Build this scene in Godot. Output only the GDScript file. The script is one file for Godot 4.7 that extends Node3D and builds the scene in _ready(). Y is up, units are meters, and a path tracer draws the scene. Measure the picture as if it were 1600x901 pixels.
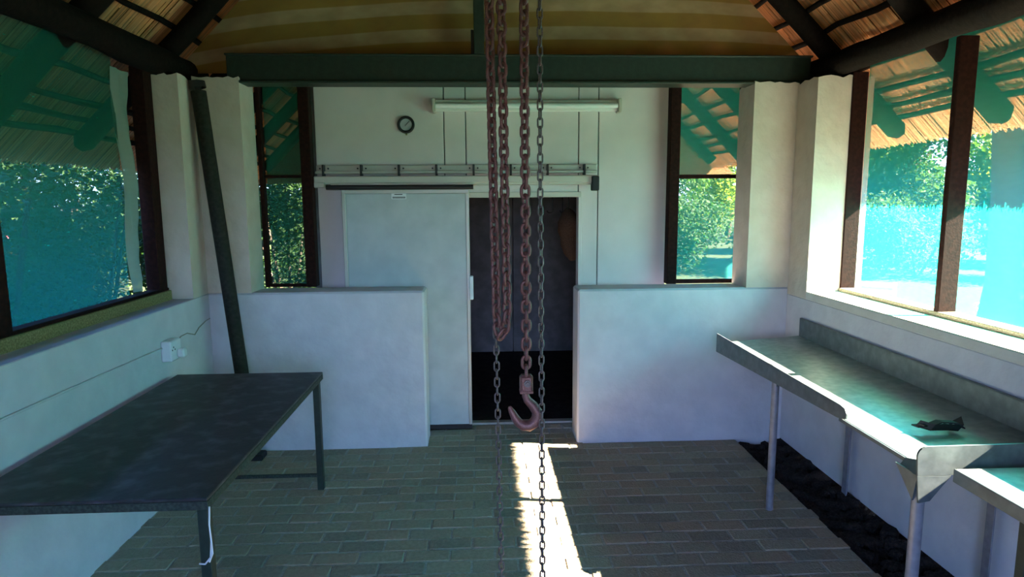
extends Node3D
# An open-sided thatched slaughter room: chain hoist, steel tables, cold-room door, shade nets.

var rng := RandomNumberGenerator.new()
var M := {}
var used := {}

# ---------------------------------------------------------------- helpers
func stool() -> SurfaceTool:
	var s := SurfaceTool.new()
	s.begin(Mesh.PRIMITIVE_TRIANGLES)
	s.set_smooth_group(-1)
	return s

func poly(s: SurfaceTool, pts: Array, inside: Vector3) -> void:
	# a convex polygon whose outside is the side away from «inside»
	var n: Vector3 = (pts[1] - pts[0]).cross(pts[2] - pts[0])
	var mid := Vector3.ZERO
	for p in pts: mid += p
	mid /= pts.size()
	var flip: bool = n.dot(mid - inside) > 0.0
	for k in range(1, pts.size() - 1):
		if flip:
			s.add_vertex(pts[0]); s.add_vertex(pts[k + 1]); s.add_vertex(pts[k])
		else:
			s.add_vertex(pts[0]); s.add_vertex(pts[k]); s.add_vertex(pts[k + 1])

func bx(s: SurfaceTool, c: Vector3, size: Vector3, b := 0.0, turn := Basis.IDENTITY) -> void:
	# a box, its edges chamfered by b
	var h := size * 0.5
	s.set_smooth_group(-1)
	var P := func(x: float, y: float, z: float) -> Vector3: return c + turn * Vector3(x, y, z)
	if b <= 0.0:
		for a in 3:
			for sg in [-1.0, 1.0]:
				var q := []
				for k in [[-1, -1], [1, -1], [1, 1], [-1, 1]]:
					var v := Vector3.ZERO
					v[a] = sg * h[a]; v[(a + 1) % 3] = k[0] * h[(a + 1) % 3]; v[(a + 2) % 3] = k[1] * h[(a + 2) % 3]
					q.append(c + turn * v)
				poly(s, q, c)
		return
	b = minf(b, minf(h.x, minf(h.y, h.z)) * 0.95)
	for a in 3:
		var a1 := (a + 1) % 3
		var a2 := (a + 2) % 3
		for sg in [-1.0, 1.0]:
			var q := []
			for k in [[-1, -1], [1, -1], [1, 1], [-1, 1]]:
				var v := Vector3.ZERO
				v[a] = sg * h[a]; v[a1] = k[0] * (h[a1] - b); v[a2] = k[1] * (h[a2] - b)
				q.append(c + turn * v)
			poly(s, q, c)
		for s1 in [-1.0, 1.0]:
			for s2 in [-1.0, 1.0]:
				var q := []
				for e in [[-1, 0], [1, 0], [1, 1], [-1, 1]]:
					var v := Vector3.ZERO
					v[a] = e[0] * (h[a] - b)
					v[a1] = s1 * (h[a1] - (b if e[1] == 1 else 0.0))
					v[a2] = s2 * (h[a2] - (0.0 if e[1] == 1 else b))
					q.append(c + turn * v)
				poly(s, q, c)
	for sx in [-1.0, 1.0]:
		for sy in [-1.0, 1.0]:
			for sz in [-1.0, 1.0]:
				poly(s, [P.call(sx * h.x, sy * (h.y - b), sz * (h.z - b)), P.call(sx * (h.x - b), sy * h.y, sz * (h.z - b)), P.call(sx * (h.x - b), sy * (h.y - b), sz * h.z)], c)

func bar(s: SurfaceTool, x0: float, x1: float, y0: float, y1: float, z0: float, z1: float, b := 0.0) -> void:
	bx(s, Vector3((x0 + x1) / 2, (y0 + y1) / 2, (z0 + z1) / 2), Vector3(absf(x1 - x0), absf(y1 - y0), absf(z1 - z0)), b)

func tube(s: SurfaceTool, pts: Array, radii, sides := 10, closed := false) -> void:
	# a swept round bar; radii is a number or an array, one for each point
	var n := pts.size()
	var rings := []
	var up := Vector3.ZERO
	for i in n:
		var t: Vector3
		if closed:
			t = pts[(i + 1) % n] - pts[(i - 1 + n) % n]
		else:
			t = pts[mini(i + 1, n - 1)] - pts[maxi(i - 1, 0)]
		t = t.normalized()
		if up == Vector3.ZERO:
			up = Vector3.UP if absf(t.y) < 0.9 else Vector3.RIGHT
		up = (up - t * up.dot(t)).normalized()
		var side := t.cross(up)
		var r: float = radii[i] if radii is Array else radii
		var ring := []
		for k in sides:
			var a := TAU * k / sides
			ring.append(pts[i] + (up * cos(a) + side * sin(a)) * r)
		rings.append(ring)
	s.set_smooth_group(0)
	var last := n if closed else n - 1
	for i in last:
		var j := (i + 1) % n
		var mid: Vector3 = (pts[i] + pts[j]) * 0.5
		for k in sides:
			var l := (k + 1) % sides
			poly(s, [rings[i][k], rings[i][l], rings[j][l], rings[j][k]], mid)
	if not closed:
		s.set_smooth_group(-1)
		poly(s, rings[0], pts[1])
		poly(s, rings[n - 1], pts[n - 2])

func ribbon(s: SurfaceTool, pts: Array, w: Vector3, thick: Vector3) -> void:
	# a flat band with thickness along pts; w half width, thick half thickness
	for i in pts.size() - 1:
		var a: Vector3 = pts[i]
		var b: Vector3 = pts[i + 1]
		var q := [a - w - thick, a + w - thick, a + w + thick, a - w + thick, b - w - thick, b + w - thick, b + w + thick, b - w + thick]
		var c: Vector3 = (a + b) / 2
		for f in [[0, 1, 5, 4], [1, 2, 6, 5], [2, 3, 7, 6], [3, 0, 4, 7], [0, 1, 2, 3], [4, 5, 6, 7]]:
			poly(s, [q[f[0]], q[f[1]], q[f[2]], q[f[3]]], c)

func prism(s: SurfaceTool, outline: Array, off: Vector3) -> void:
	# a flat outline (array of Vector3) given thickness off
	var c := Vector3.ZERO
	for p in outline: c += p
	c = c / outline.size() + off * 0.5
	var far := []
	for p in outline: far.append(p + off)
	s.set_smooth_group(-1)
	var flat := PackedVector2Array()
	var n := off.normalized()
	var u: Vector3 = (outline[1] - outline[0]).normalized()
	var v := n.cross(u)
	for p in outline: flat.append(Vector2(p.dot(u), p.dot(v)))
	var tri := Geometry2D.triangulate_polygon(flat)
	for i in range(0, tri.size(), 3):
		var a := [outline[tri[i]], outline[tri[i + 1]], outline[tri[i + 2]]]
		var m: Vector3 = (a[0] + a[1] + a[2]) / 3
		poly(s, a, m + off * 0.5)
		poly(s, [a[0] + off, a[1] + off, a[2] + off], m + off * 0.5)
	var ccw := Geometry2D.is_polygon_clockwise(flat)
	for i in outline.size():
		var j := (i + 1) % outline.size()
		var e: Vector3 = outline[j] - outline[i]
		var out := e.cross(n) * (-1.0 if ccw else 1.0)
		var mid: Vector3 = (outline[i] + outline[j]) / 2 + off / 2
		poly(s, [outline[i], outline[j], far[j], far[i]], mid - out.normalized() * 0.01)

func jag_box(s: SurfaceTool, x0: float, x1: float, z0: float, z1: float, y0: float, y1: float, amp: float) -> void:
	# a plastered pier with an uneven broken top
	var ring := []
	var n := 9
	for k in n: ring.append(Vector2(lerpf(x0, x1, float(k) / n), z0))
	for k in n: ring.append(Vector2(x1, lerpf(z0, z1, float(k) / n)))
	for k in n: ring.append(Vector2(lerpf(x1, x0, float(k) / n), z1))
	for k in n: ring.append(Vector2(x0, lerpf(z1, z0, float(k) / n)))
	var top := []
	for p in ring: top.append(y1 + rng.randf_range(-amp, amp * 0.6))
	var c := Vector3((x0 + x1) / 2, (y0 + y1) / 2, (z0 + z1) / 2)
	s.set_smooth_group(-1)
	for i in ring.size():
		var j := (i + 1) % ring.size()
		var a := Vector3(ring[i].x, y0, ring[i].y)
		var b := Vector3(ring[j].x, y0, ring[j].y)
		var a2 := Vector3(a.x, top[i], a.z)
		var b2 := Vector3(b.x, top[j], b.z)
		poly(s, [a, b, b2, a2], c)
		poly(s, [a2, b2, Vector3(c.x, y1 - amp, c.z)], c)

func obj(called: String, s: SurfaceTool, m: Material, parent: Node = self) -> MeshInstance3D:
	s.generate_normals()
	var o := MeshInstance3D.new()
	o.mesh = s.commit()
	o.material_override = m
	o.name = numbered(called) if parent == self else called
	parent.add_child(o, true)
	return o

func numbered(called: String) -> String:
	if not used.has(called):
		used[called] = 0
		return called
	used[called] += 1
	return "%s_%03d" % [called, used[called]]

func tag(o: Node, label: String, category: String, group := "", kind := "") -> Node:
	o.set_meta("label", label)
	o.set_meta("category", category)
	if group: o.set_meta("group", group)
	if kind: o.set_meta("kind", kind)
	return o

func thing(called: String, at: Vector3, label: String, category: String, group := "", kind := "") -> Node3D:
	var o := Node3D.new()
	o.name = numbered(called)
	add_child(o)
	o.position = at
	tag(o, label, category, group, kind)
	return o

func part(called: String, parent: Node3D, s: SurfaceTool, m: Material) -> MeshInstance3D:
	# geometry written in world coordinates, hung under a thing that stands elsewhere
	var o := obj(called, s, m, parent)
	var p := parent
	var off := Vector3.ZERO
	while p != self:
		off += p.position
		p = p.get_parent()
	o.position = -off
	return o

# ---------------------------------------------------------------- materials
func noise_tex(freq: float, colors: Array, seed_no: int, kind := FastNoiseLite.TYPE_SIMPLEX_SMOOTH, oct := 5, size := 512, stops := []) -> NoiseTexture2D:
	var n := FastNoiseLite.new()
	n.noise_type = kind
	n.frequency = freq
	n.seed = seed_no
	n.fractal_octaves = oct
	var g := Gradient.new()
	var offs := PackedFloat32Array()
	for k in colors.size():
		offs.append(stops[k] if stops.size() else float(k) / (colors.size() - 1))
	g.offsets = offs
	g.colors = PackedColorArray(colors)
	var t := NoiseTexture2D.new()
	t.width = size; t.height = size
	t.seamless = true
	t.noise = n
	t.color_ramp = g
	return t

func mat(called: String, a: Color, b: Color, freq: float, rough: float, scale := 1.0, bump := 0.0, seed_no := 1, metal := 0.0, stops := []) -> StandardMaterial3D:
	var m := StandardMaterial3D.new()
	m.resource_name = called
	var cols := [a, a.lerp(b, 0.5), b]
	m.albedo_texture = noise_tex(freq, cols, seed_no, FastNoiseLite.TYPE_SIMPLEX_SMOOTH, 5, 512, stops if stops.size() else [0.2, 0.5, 0.8])
	m.roughness = rough
	m.metallic = metal
	m.metallic_specular = 0.5 if metal > 0.0 or rough < 0.56 else 0.22
	m.uv1_triplanar = true
	m.uv1_world_triplanar = true
	m.uv1_scale = Vector3(scale, scale, scale)
	if bump > 0.0:
		m.heightmap_enabled = true
		m.heightmap_texture = noise_tex(freq * 2.0, [Color.BLACK, Color.WHITE], seed_no + 50)
		m.heightmap_scale = bump
	M[called] = m
	return m

func plain(called: String, c: Color, rough: float, metal := 0.0) -> StandardMaterial3D:
	var m := StandardMaterial3D.new()
	m.resource_name = called
	m.albedo_color = c
	m.roughness = rough
	m.metallic = metal
	M[called] = m
	return m

func net_mat(called: String, c: Color, back: Color, alpha: float, seed_no: int) -> void:
	var m := StandardMaterial3D.new()
	m.resource_name = called
	m.transparency = BaseMaterial3D.TRANSPARENCY_ALPHA
	m.cull_mode = BaseMaterial3D.CULL_DISABLED
	var lo := c; lo.a = alpha - 0.012
	var hi := c.lightened(0.03); hi.a = alpha + 0.012
	m.albedo_texture = noise_tex(0.02, [lo, hi], seed_no)
	m.roughness = 0.95
	m.metallic_specular = 0.1
	m.uv1_triplanar = true
	m.uv1_world_triplanar = true
	m.uv1_scale = Vector3(1.0, 3.0, 0.7)
	m.backlight_enabled = true
	m.backlight = back
	M[called] = m

func make_materials() -> void:
	mat("plaster", Color8(200, 187, 172), Color8(208, 196, 182), 0.012, 0.85, 0.8, 0.35, 3)
	mat("ledge_white", Color8(206, 202, 193), Color8(214, 210, 202), 0.012, 0.8, 0.8, 0.2, 70)
	mat("dado", Color8(200, 198, 203), Color8(208, 206, 210), 0.012, 0.75, 0.8, 0.25, 4)
	mat("panel", Color8(212, 202, 197), Color8(220, 210, 205), 0.006, 0.5, 0.7, 0.0, 5)
	mat("door_skin", Color8(176, 183, 185), Color8(188, 194, 195), 0.01, 0.5, 1.0, 0.0, 6)
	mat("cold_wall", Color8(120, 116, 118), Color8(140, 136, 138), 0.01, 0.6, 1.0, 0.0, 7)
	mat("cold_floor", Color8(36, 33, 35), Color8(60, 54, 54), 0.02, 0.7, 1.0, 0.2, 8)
	mat("wood_frame", Color8(33, 16, 13), Color8(46, 24, 19), 0.03, 0.7, 2.0, 0.04, 9)
	mat("sill_wood", Color8(118, 108, 72), Color8(154, 142, 102), 0.05, 0.8, 3.0, 0.3, 10)
	mat("sill_pale", Color8(150, 142, 118), Color8(184, 176, 152), 0.05, 0.8, 3.0, 0.3, 10)
	mat("pole", Color8(21, 16, 14), Color8(32, 25, 21), 0.03, 0.9, 2.0, 0.15, 11)
	mat("green_steel", Color8(28, 42, 34), Color8(36, 50, 42), 0.02, 0.5, 2.0, 0.05, 12)
	mat("table_top", Color8(46, 46, 48), Color8(90, 86, 96), 0.012, 0.5, 1.1, 0.1, 13, 0.0, [0.45, 0.66, 0.9])
	mat("table_steel", Color8(48, 56, 52), Color8(70, 78, 72), 0.04, 0.6, 3.0, 0.1, 14)
	mat("leg_steel", Color8(128, 128, 138), Color8(146, 146, 156), 0.02, 0.4, 2.0, 0.0, 71, 0.3)
	mat("bench_steel", Color8(88, 97, 99), Color8(108, 117, 119), 0.012, 0.4, 2.0, 0.02, 15, 0.4)
	mat("bench_plate", Color8(132, 146, 142), Color8(160, 170, 166), 0.014, 0.36, 2.0, 0.03, 16, 0.5)
	mat("mortar", Color8(150, 145, 134), Color8(176, 170, 158), 0.05, 0.95, 2.0, 0.4, 17)
	var cols := [[Color8(152, 140, 118), Color8(166, 153, 131)], [Color8(148, 138, 118), Color8(160, 149, 129)], [Color8(156, 139, 118), Color8(168, 151, 129)], [Color8(136, 128, 112), Color8(150, 141, 124)], [Color8(154, 145, 123), Color8(168, 158, 136)]]
	for k in cols.size():
		mat("brick_%d" % k, cols[k][0], cols[k][1], 0.035, 0.82, 2.0, 0.35, 20 + k)
	mat("soil", Color8(34, 30, 30), Color8(62, 54, 48), 0.05, 1.0, 2.0, 1.2, 30)
	mat("lifting_chain", Color8(100, 59, 55), Color8(148, 102, 96), 0.08, 0.45, 8.0, 0.05, 31, 0.45)
	mat("hand_chain", Color8(84, 72, 70), Color8(128, 112, 108), 0.08, 0.4, 8.0, 0.05, 32, 0.55)
	plain("white_enamel", Color8(226, 225, 216), 0.4)
	plain("tube_glass", Color8(236, 236, 230), 0.25)
	plain("aluminium", Color8(186, 182, 172), 0.42, 0.5)
	plain("rail_paint", Color8(196, 190, 176), 0.5, 0.2)
	plain("dark_metal", Color8(46, 42, 42), 0.5, 0.3)
	plain("black_rubber", Color8(24, 24, 26), 0.6)
	plain("white_plastic", Color8(226, 228, 230), 0.45)
	plain("dial_face", Color8(176, 180, 182), 0.3)
	plain("print_dark", Color8(70, 70, 72), 0.6)
	mat("sacking", Color8(78, 58, 48), Color8(104, 80, 66), 0.05, 0.95, 3.0, 0.5, 34)
	mat("pipe_paint", Color8(38, 38, 33), Color8(50, 50, 44), 0.03, 0.6, 2.0, 0.05, 35)
	mat("grass", Color8(34, 42, 23), Color8(48, 54, 31), 0.03, 1.0, 0.5, 0.0, 36)
	mat("paving", Color8(76, 62, 47), Color8(92, 76, 58), 0.03, 0.95, 0.5, 0.0, 37)
	mat("bark", Color8(52, 45, 38), Color8(74, 65, 56), 0.05, 0.95, 1.5, 1.0, 38)
	mat("thatch_back", Color8(120, 86, 52), Color8(156, 116, 74), 0.05, 1.0, 2.0, 1.0, 39)
	var reed := StandardMaterial3D.new()
	reed.resource_name = "reed"
	reed.vertex_color_use_as_albedo = true
	reed.roughness = 0.8
	M["reed"] = reed
	for k in 3:
		var leaf := StandardMaterial3D.new()
		leaf.resource_name = "leaf_%d" % k
		leaf.albedo_color = [Color8(46, 64, 30), Color8(88, 106, 40), Color8(40, 58, 32)][k]
		leaf.roughness = 0.75
		leaf.metallic_specular = 0.2
		leaf.cull_mode = BaseMaterial3D.CULL_DISABLED
		leaf.backlight_enabled = true
		leaf.backlight = [Color(0.2, 0.3, 0.08), Color(0.42, 0.5, 0.12), Color(0.16, 0.26, 0.08)][k]
		M["leaf_%d" % k] = leaf
	var petal := StandardMaterial3D.new()
	petal.resource_name = "petal"
	petal.albedo_color = Color8(206, 84, 92)
	petal.backlight_enabled = true
	petal.backlight = Color(0.7, 0.3, 0.3)
	petal.cull_mode = BaseMaterial3D.CULL_DISABLED
	M["petal"] = petal
	net_mat("net", Color8(74, 172, 160), Color(0.34, 1.0, 1.0), 0.57, 60)
	net_mat("net_dense", Color8(50, 128, 106), Color(0.6, 1.0, 1.0), 0.7, 62)
	net_mat("net_fold", Color8(140, 158, 146), Color(0.5, 0.62, 0.55), 0.93, 61)
	# striped cloth over the gable: yellow-ochre and pale tan bands, printed
	var im := Image.create(256, 1024, false, Image.FORMAT_RGBA8)
	var fn := FastNoiseLite.new(); fn.seed = 9; fn.frequency = 0.03
	for y in 1024:
		for x in 256:
			var f := fposmod(y / 1024.0 * 11.0, 1.0)
			var k := smoothstep(0.48, 0.53, f) - smoothstep(0.95, 1.0, f)
			var c := Color8(160, 124, 60).lerp(Color8(186, 158, 120), k)
			c = c.lerp(Color8(120, 84, 52), 0.3 * (0.5 + fn.get_noise_2d(x, y * 0.4)))
			c.a = 0.93
			im.set_pixel(x, y, c)
	var gm := StandardMaterial3D.new()
	gm.resource_name = "gable_cloth"
	gm.albedo_texture = ImageTexture.create_from_image(im)
	gm.transparency = BaseMaterial3D.TRANSPARENCY_ALPHA
	gm.roughness = 0.9
	gm.cull_mode = BaseMaterial3D.CULL_DISABLED
	gm.backlight_enabled = true
	gm.backlight = Color(0.4, 0.34, 0.2)
	M["gable_cloth"] = gm

# ---------------------------------------------------------------- the place
const XL := -1.76       # inner faces of the side walls
const XR := 2.05
const FL := -1.93       # planes of the side windows
const FR := 2.306
const ZB := -4.2        # front face of the half walls
const ZC := -4.6        # front face of the cold room
const SILL := 1.06
const WTOP := 2.38
const ZF := 0.9         # inner face of the front wall, behind the camera

func _ready() -> void:
	rng.seed = 4711
	var cam := Camera3D.new()
	cam.name = "camera"
	cam.position = Vector3(0, 1.65, 0)
	cam.rotation_degrees = Vector3(-7.87, -2.69, -0.35)
	cam.fov = 48.13
	cam.near = 0.05
	cam.far = 300.0
	add_child(cam)
	cam.current = true

	var env := Environment.new()
	env.background_mode = Environment.BG_SKY
	var sky := Sky.new()
	var sm := ProceduralSkyMaterial.new()
	sm.sky_top_color = Color8(70, 122, 212)
	sm.sky_horizon_color = Color8(176, 200, 236)
	sm.sky_energy_multiplier = 2.2
	sm.ground_bottom_color = Color8(110, 104, 84)
	sm.ground_horizon_color = Color8(170, 170, 160)
	sm.sun_angle_max = 0.0
	sky.sky_material = sm
	env.sky = sky
	env.tonemap_mode = Environment.TONE_MAPPER_LINEAR
	env.tonemap_exposure = 3.4
	env.sdfgi_enabled = true
	env.ssao_enabled = true
	env.ssil_enabled = true
	var we := WorldEnvironment.new()
	we.name = "environment"
	we.environment = env
	add_child(we)

	var sun := DirectionalLight3D.new()
	sun.name = "sun"
	sun.light_energy = 22.0
	sun.light_color = Color(1.0, 0.95, 0.86)
	sun.light_angular_distance = 0.5
	sun.shadow_enabled = true
	add_child(sun)
	sun.look_at_from_position(Vector3(10, 7.4, 1.5), Vector3.ZERO)

	make_materials()
	build_floor()
	build_walls()
	build_cold_room()
	build_roof()
	build_windows()
	build_outside()
	build_left_table()
	build_benches()
	build_hoist()
	build_small_things()

func build_floor() -> void:
	var fl := thing("floor", Vector3.ZERO, "brown brick paver floor laid in running bond", "floor", "", "structure")
	var s := stool()
	bar(s, -2.3, 1.73, -0.2, -0.0045, ZC, ZF + 0.3)
	part("mortar_bed", fl, s, M.mortar)
	s = stool()
	for i in 44:
		for j in 10:
			var x0 := 1.73 + 0.035 * j
			var z0 := -4.4 + 0.122 * i
			bx(s, Vector3(x0 + 0.015, -0.085 + rng.randf_range(-0.02, 0.025) + (0.03 if j > 7 else 0.0), z0), Vector3(rng.randf_range(0.03, 0.09), 0.09, rng.randf_range(0.08, 0.2)), 0.012, Basis.from_euler(Vector3(rng.randf_range(-0.2, 0.2), rng.randf_range(0, 3), rng.randf_range(-0.2, 0.2))))
	bar(s, 1.72, 2.4, -0.2, -0.06, -4.5, ZF + 0.3)
	var soil := part("soil_strip", fl, s, M.soil)
	soil.set_meta("kind", "stuff")
	soil.set_meta("label", "dark broken soil strip along the right wall")
	# bricks: 0.212 by 0.1, in running bond; the ones in view are parts of their own
	var shapes := []
	for k in 6:
		var b := stool()
		bx(b, Vector3(0, -0.02, 0), Vector3(0.2035 - 0.001 * (k % 3), 0.04, 0.0920 - 0.001 * (k % 2)), 0.004)
		b.generate_normals()
		shapes.append(b.commit())
	var rest := stool()
	var lay := []
	for row in range(-17, 40):
		var zc := -2.94 + 0.1 * row
		if zc < -4.58 or zc > ZF + 0.2: continue
		var off := 0.106 if posmod(row, 2) == 1 else 0.0
		for n in range(-11, 10):
			# bricks are cut where the floor ends
			var x0 := maxf(-0.06 + off + 0.212 * n, -1.775)
			var x1 := minf(-0.06 + off + 0.212 * (n + 1), 1.735 + rng.randf_range(-0.012, 0.012))
			if x1 - x0 < 0.03: continue
			var xc := (x0 + x1) / 2
			if zc < ZB and (xc < -0.5 or xc > 0.75): continue
			var jig := Vector3(rng.randf_range(-0.002, 0.002), rng.randf_range(-0.002, 0.0015), rng.randf_range(-0.002, 0.002))
			var turn := Basis.from_euler(Vector3(rng.randf_range(-0.008, 0.008), rng.randf_range(-0.012, 0.012), rng.randf_range(-0.006, 0.006)))
			var tone: int = rng.randi() % 5
			var shape_no: int = rng.randi() % 6
			var seen := zc > -4.62 and zc < -2.5 and absf(xc - 0.05) < 0.2 - zc * 0.82 and not (xc < -1.0 and zc > -3.5 and xc > -1.7 and zc < -2.9)
			lay.append({"x": xc, "z": zc, "w": (x1 - x0) / 0.212, "jig": jig, "turn": turn, "tone": tone, "shape": shape_no, "near": zc if seen else -100.0})
	lay.sort_custom(func(p, q): return p.near > q.near if p.near != q.near else p.x < q.x)
	for i in lay.size():
		var k: Dictionary = lay[i]
		var at: Vector3 = Vector3(k.x, 0, k.z) + k.jig
		if i < 300 and k.near > -50.0:
			var o := MeshInstance3D.new()
			o.mesh = shapes[k.shape]
			o.material_override = M["brick_%d" % k.tone]
			o.name = "brick"
			o.transform = Transform3D(k.turn * Basis.from_scale(Vector3(k.w, 1, 1)), at)
			fl.add_child(o, true)
		else:
			bx(rest, at + Vector3(0, -0.02, 0), Vector3(0.2025 * k.w, 0.04, 0.0915), 0.004, k.turn)
	var r := part("brick_field", fl, rest, M.brick_1)
	r.set_meta("kind", "stuff")

func build_walls() -> void:
	# side walls: a low wall under the windows, a pier at the back corner, a pier at the front
	var wl := thing("wall_left", Vector3(XL, 0, 0), "low whitewashed plaster wall under the left window", "wall", "", "structure")
	var s := stool()
	bar(s, -2.02, XL, -0.1, SILL - 0.002, -4.45, ZF + 0.25, 0.004)
	part("lower_wall", wl, s, M.dado)
	s = stool()
	jag_box(s, -2.02, XL, -4.45, -3.985, SILL, WTOP + 0.01, 0.02)
	part("pier", wl, s, M.plaster)
	s = stool()
	bar(s, -2.02, XL, SILL, 2.4, 0.3, ZF + 0.25)
	part("pier", wl, s, M.plaster)
	var wr := thing("wall_right", Vector3(XR, 0, 0), "low whitewashed plaster wall under the sunlit right window", "wall", "", "structure")
	s = stool()
	bar(s, XR, 2.4, 0.0, SILL - 0.05, -4.45, ZF + 0.25, 0.004)
	bar(s, XR, 2.4, SILL - 0.05, SILL, -1.19, ZF + 0.25)
	part("lower_wall", wr, s, M.dado)
	s = stool()
	bar(s, XR - 0.003, 2.4, SILL - 0.05, SILL, -3.955, -1.19, 0.006)
	part("window_ledge", wr, s, M.ledge_white)
	s = stool()
	jag_box(s, XR, 2.4, -4.45, -3.95, SILL - 0.05, WTOP, 0.015)
	part("pier", wr, s, M.plaster)
	s = stool()
	bar(s, XR, 2.4, SILL, 2.4, -1.2, ZF + 0.25)
	part("pier", wr, s, M.plaster)
	# back wall: two half walls with ledges and the piers beside the narrow windows
	var wb := thing("wall_back", Vector3(0, 0, ZB), "waist-high plastered back walls either side of the doorway", "wall", "", "structure")
	s = stool()
	bar(s, XL - 0.01, -0.38, -0.1, SILL, -4.44, ZB, 0.012)
	part("half_wall", wb, s, M.dado)
	s = stool()
	bar(s, 0.635, XR + 0.01, -0.1, SILL - 0.005, -4.44, ZB, 0.012)
	part("half_wall", wb, s, M.dado)
	s = stool()
	jag_box(s, XL - 0.01, -1.485, -4.45, ZB, SILL, WTOP + 0.03, 0.012)
	part("pier", wb, s, M.plaster)
	s = stool()
	jag_box(s, 1.765, XR + 0.01, -4.45, ZB, SILL - 0.005, WTOP + 0.005, 0.012)
	part("pier", wb, s, M.plaster)
	# front wall behind the camera, with the doorway that the camera looks in by
	var wf := thing("wall_front", Vector3(0, 0, ZF), "plastered front wall with a wide doorway behind the viewer", "wall", "", "structure")
	s = stool()
	bar(s, XL, -0.55, -0.1, 4.3, ZF, ZF + 0.25)
	part("wall_panel", wf, s, M.plaster)
	s = stool()
	bar(s, 0.75, XR, -0.1, 4.3, ZF, ZF + 0.25)
	part("wall_panel", wf, s, M.plaster)
	s = stool()
	bar(s, -0.55, 0.75, 2.1, 4.3, ZF, ZF + 0.25)
	part("lintel", wf, s, M.plaster)

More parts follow.
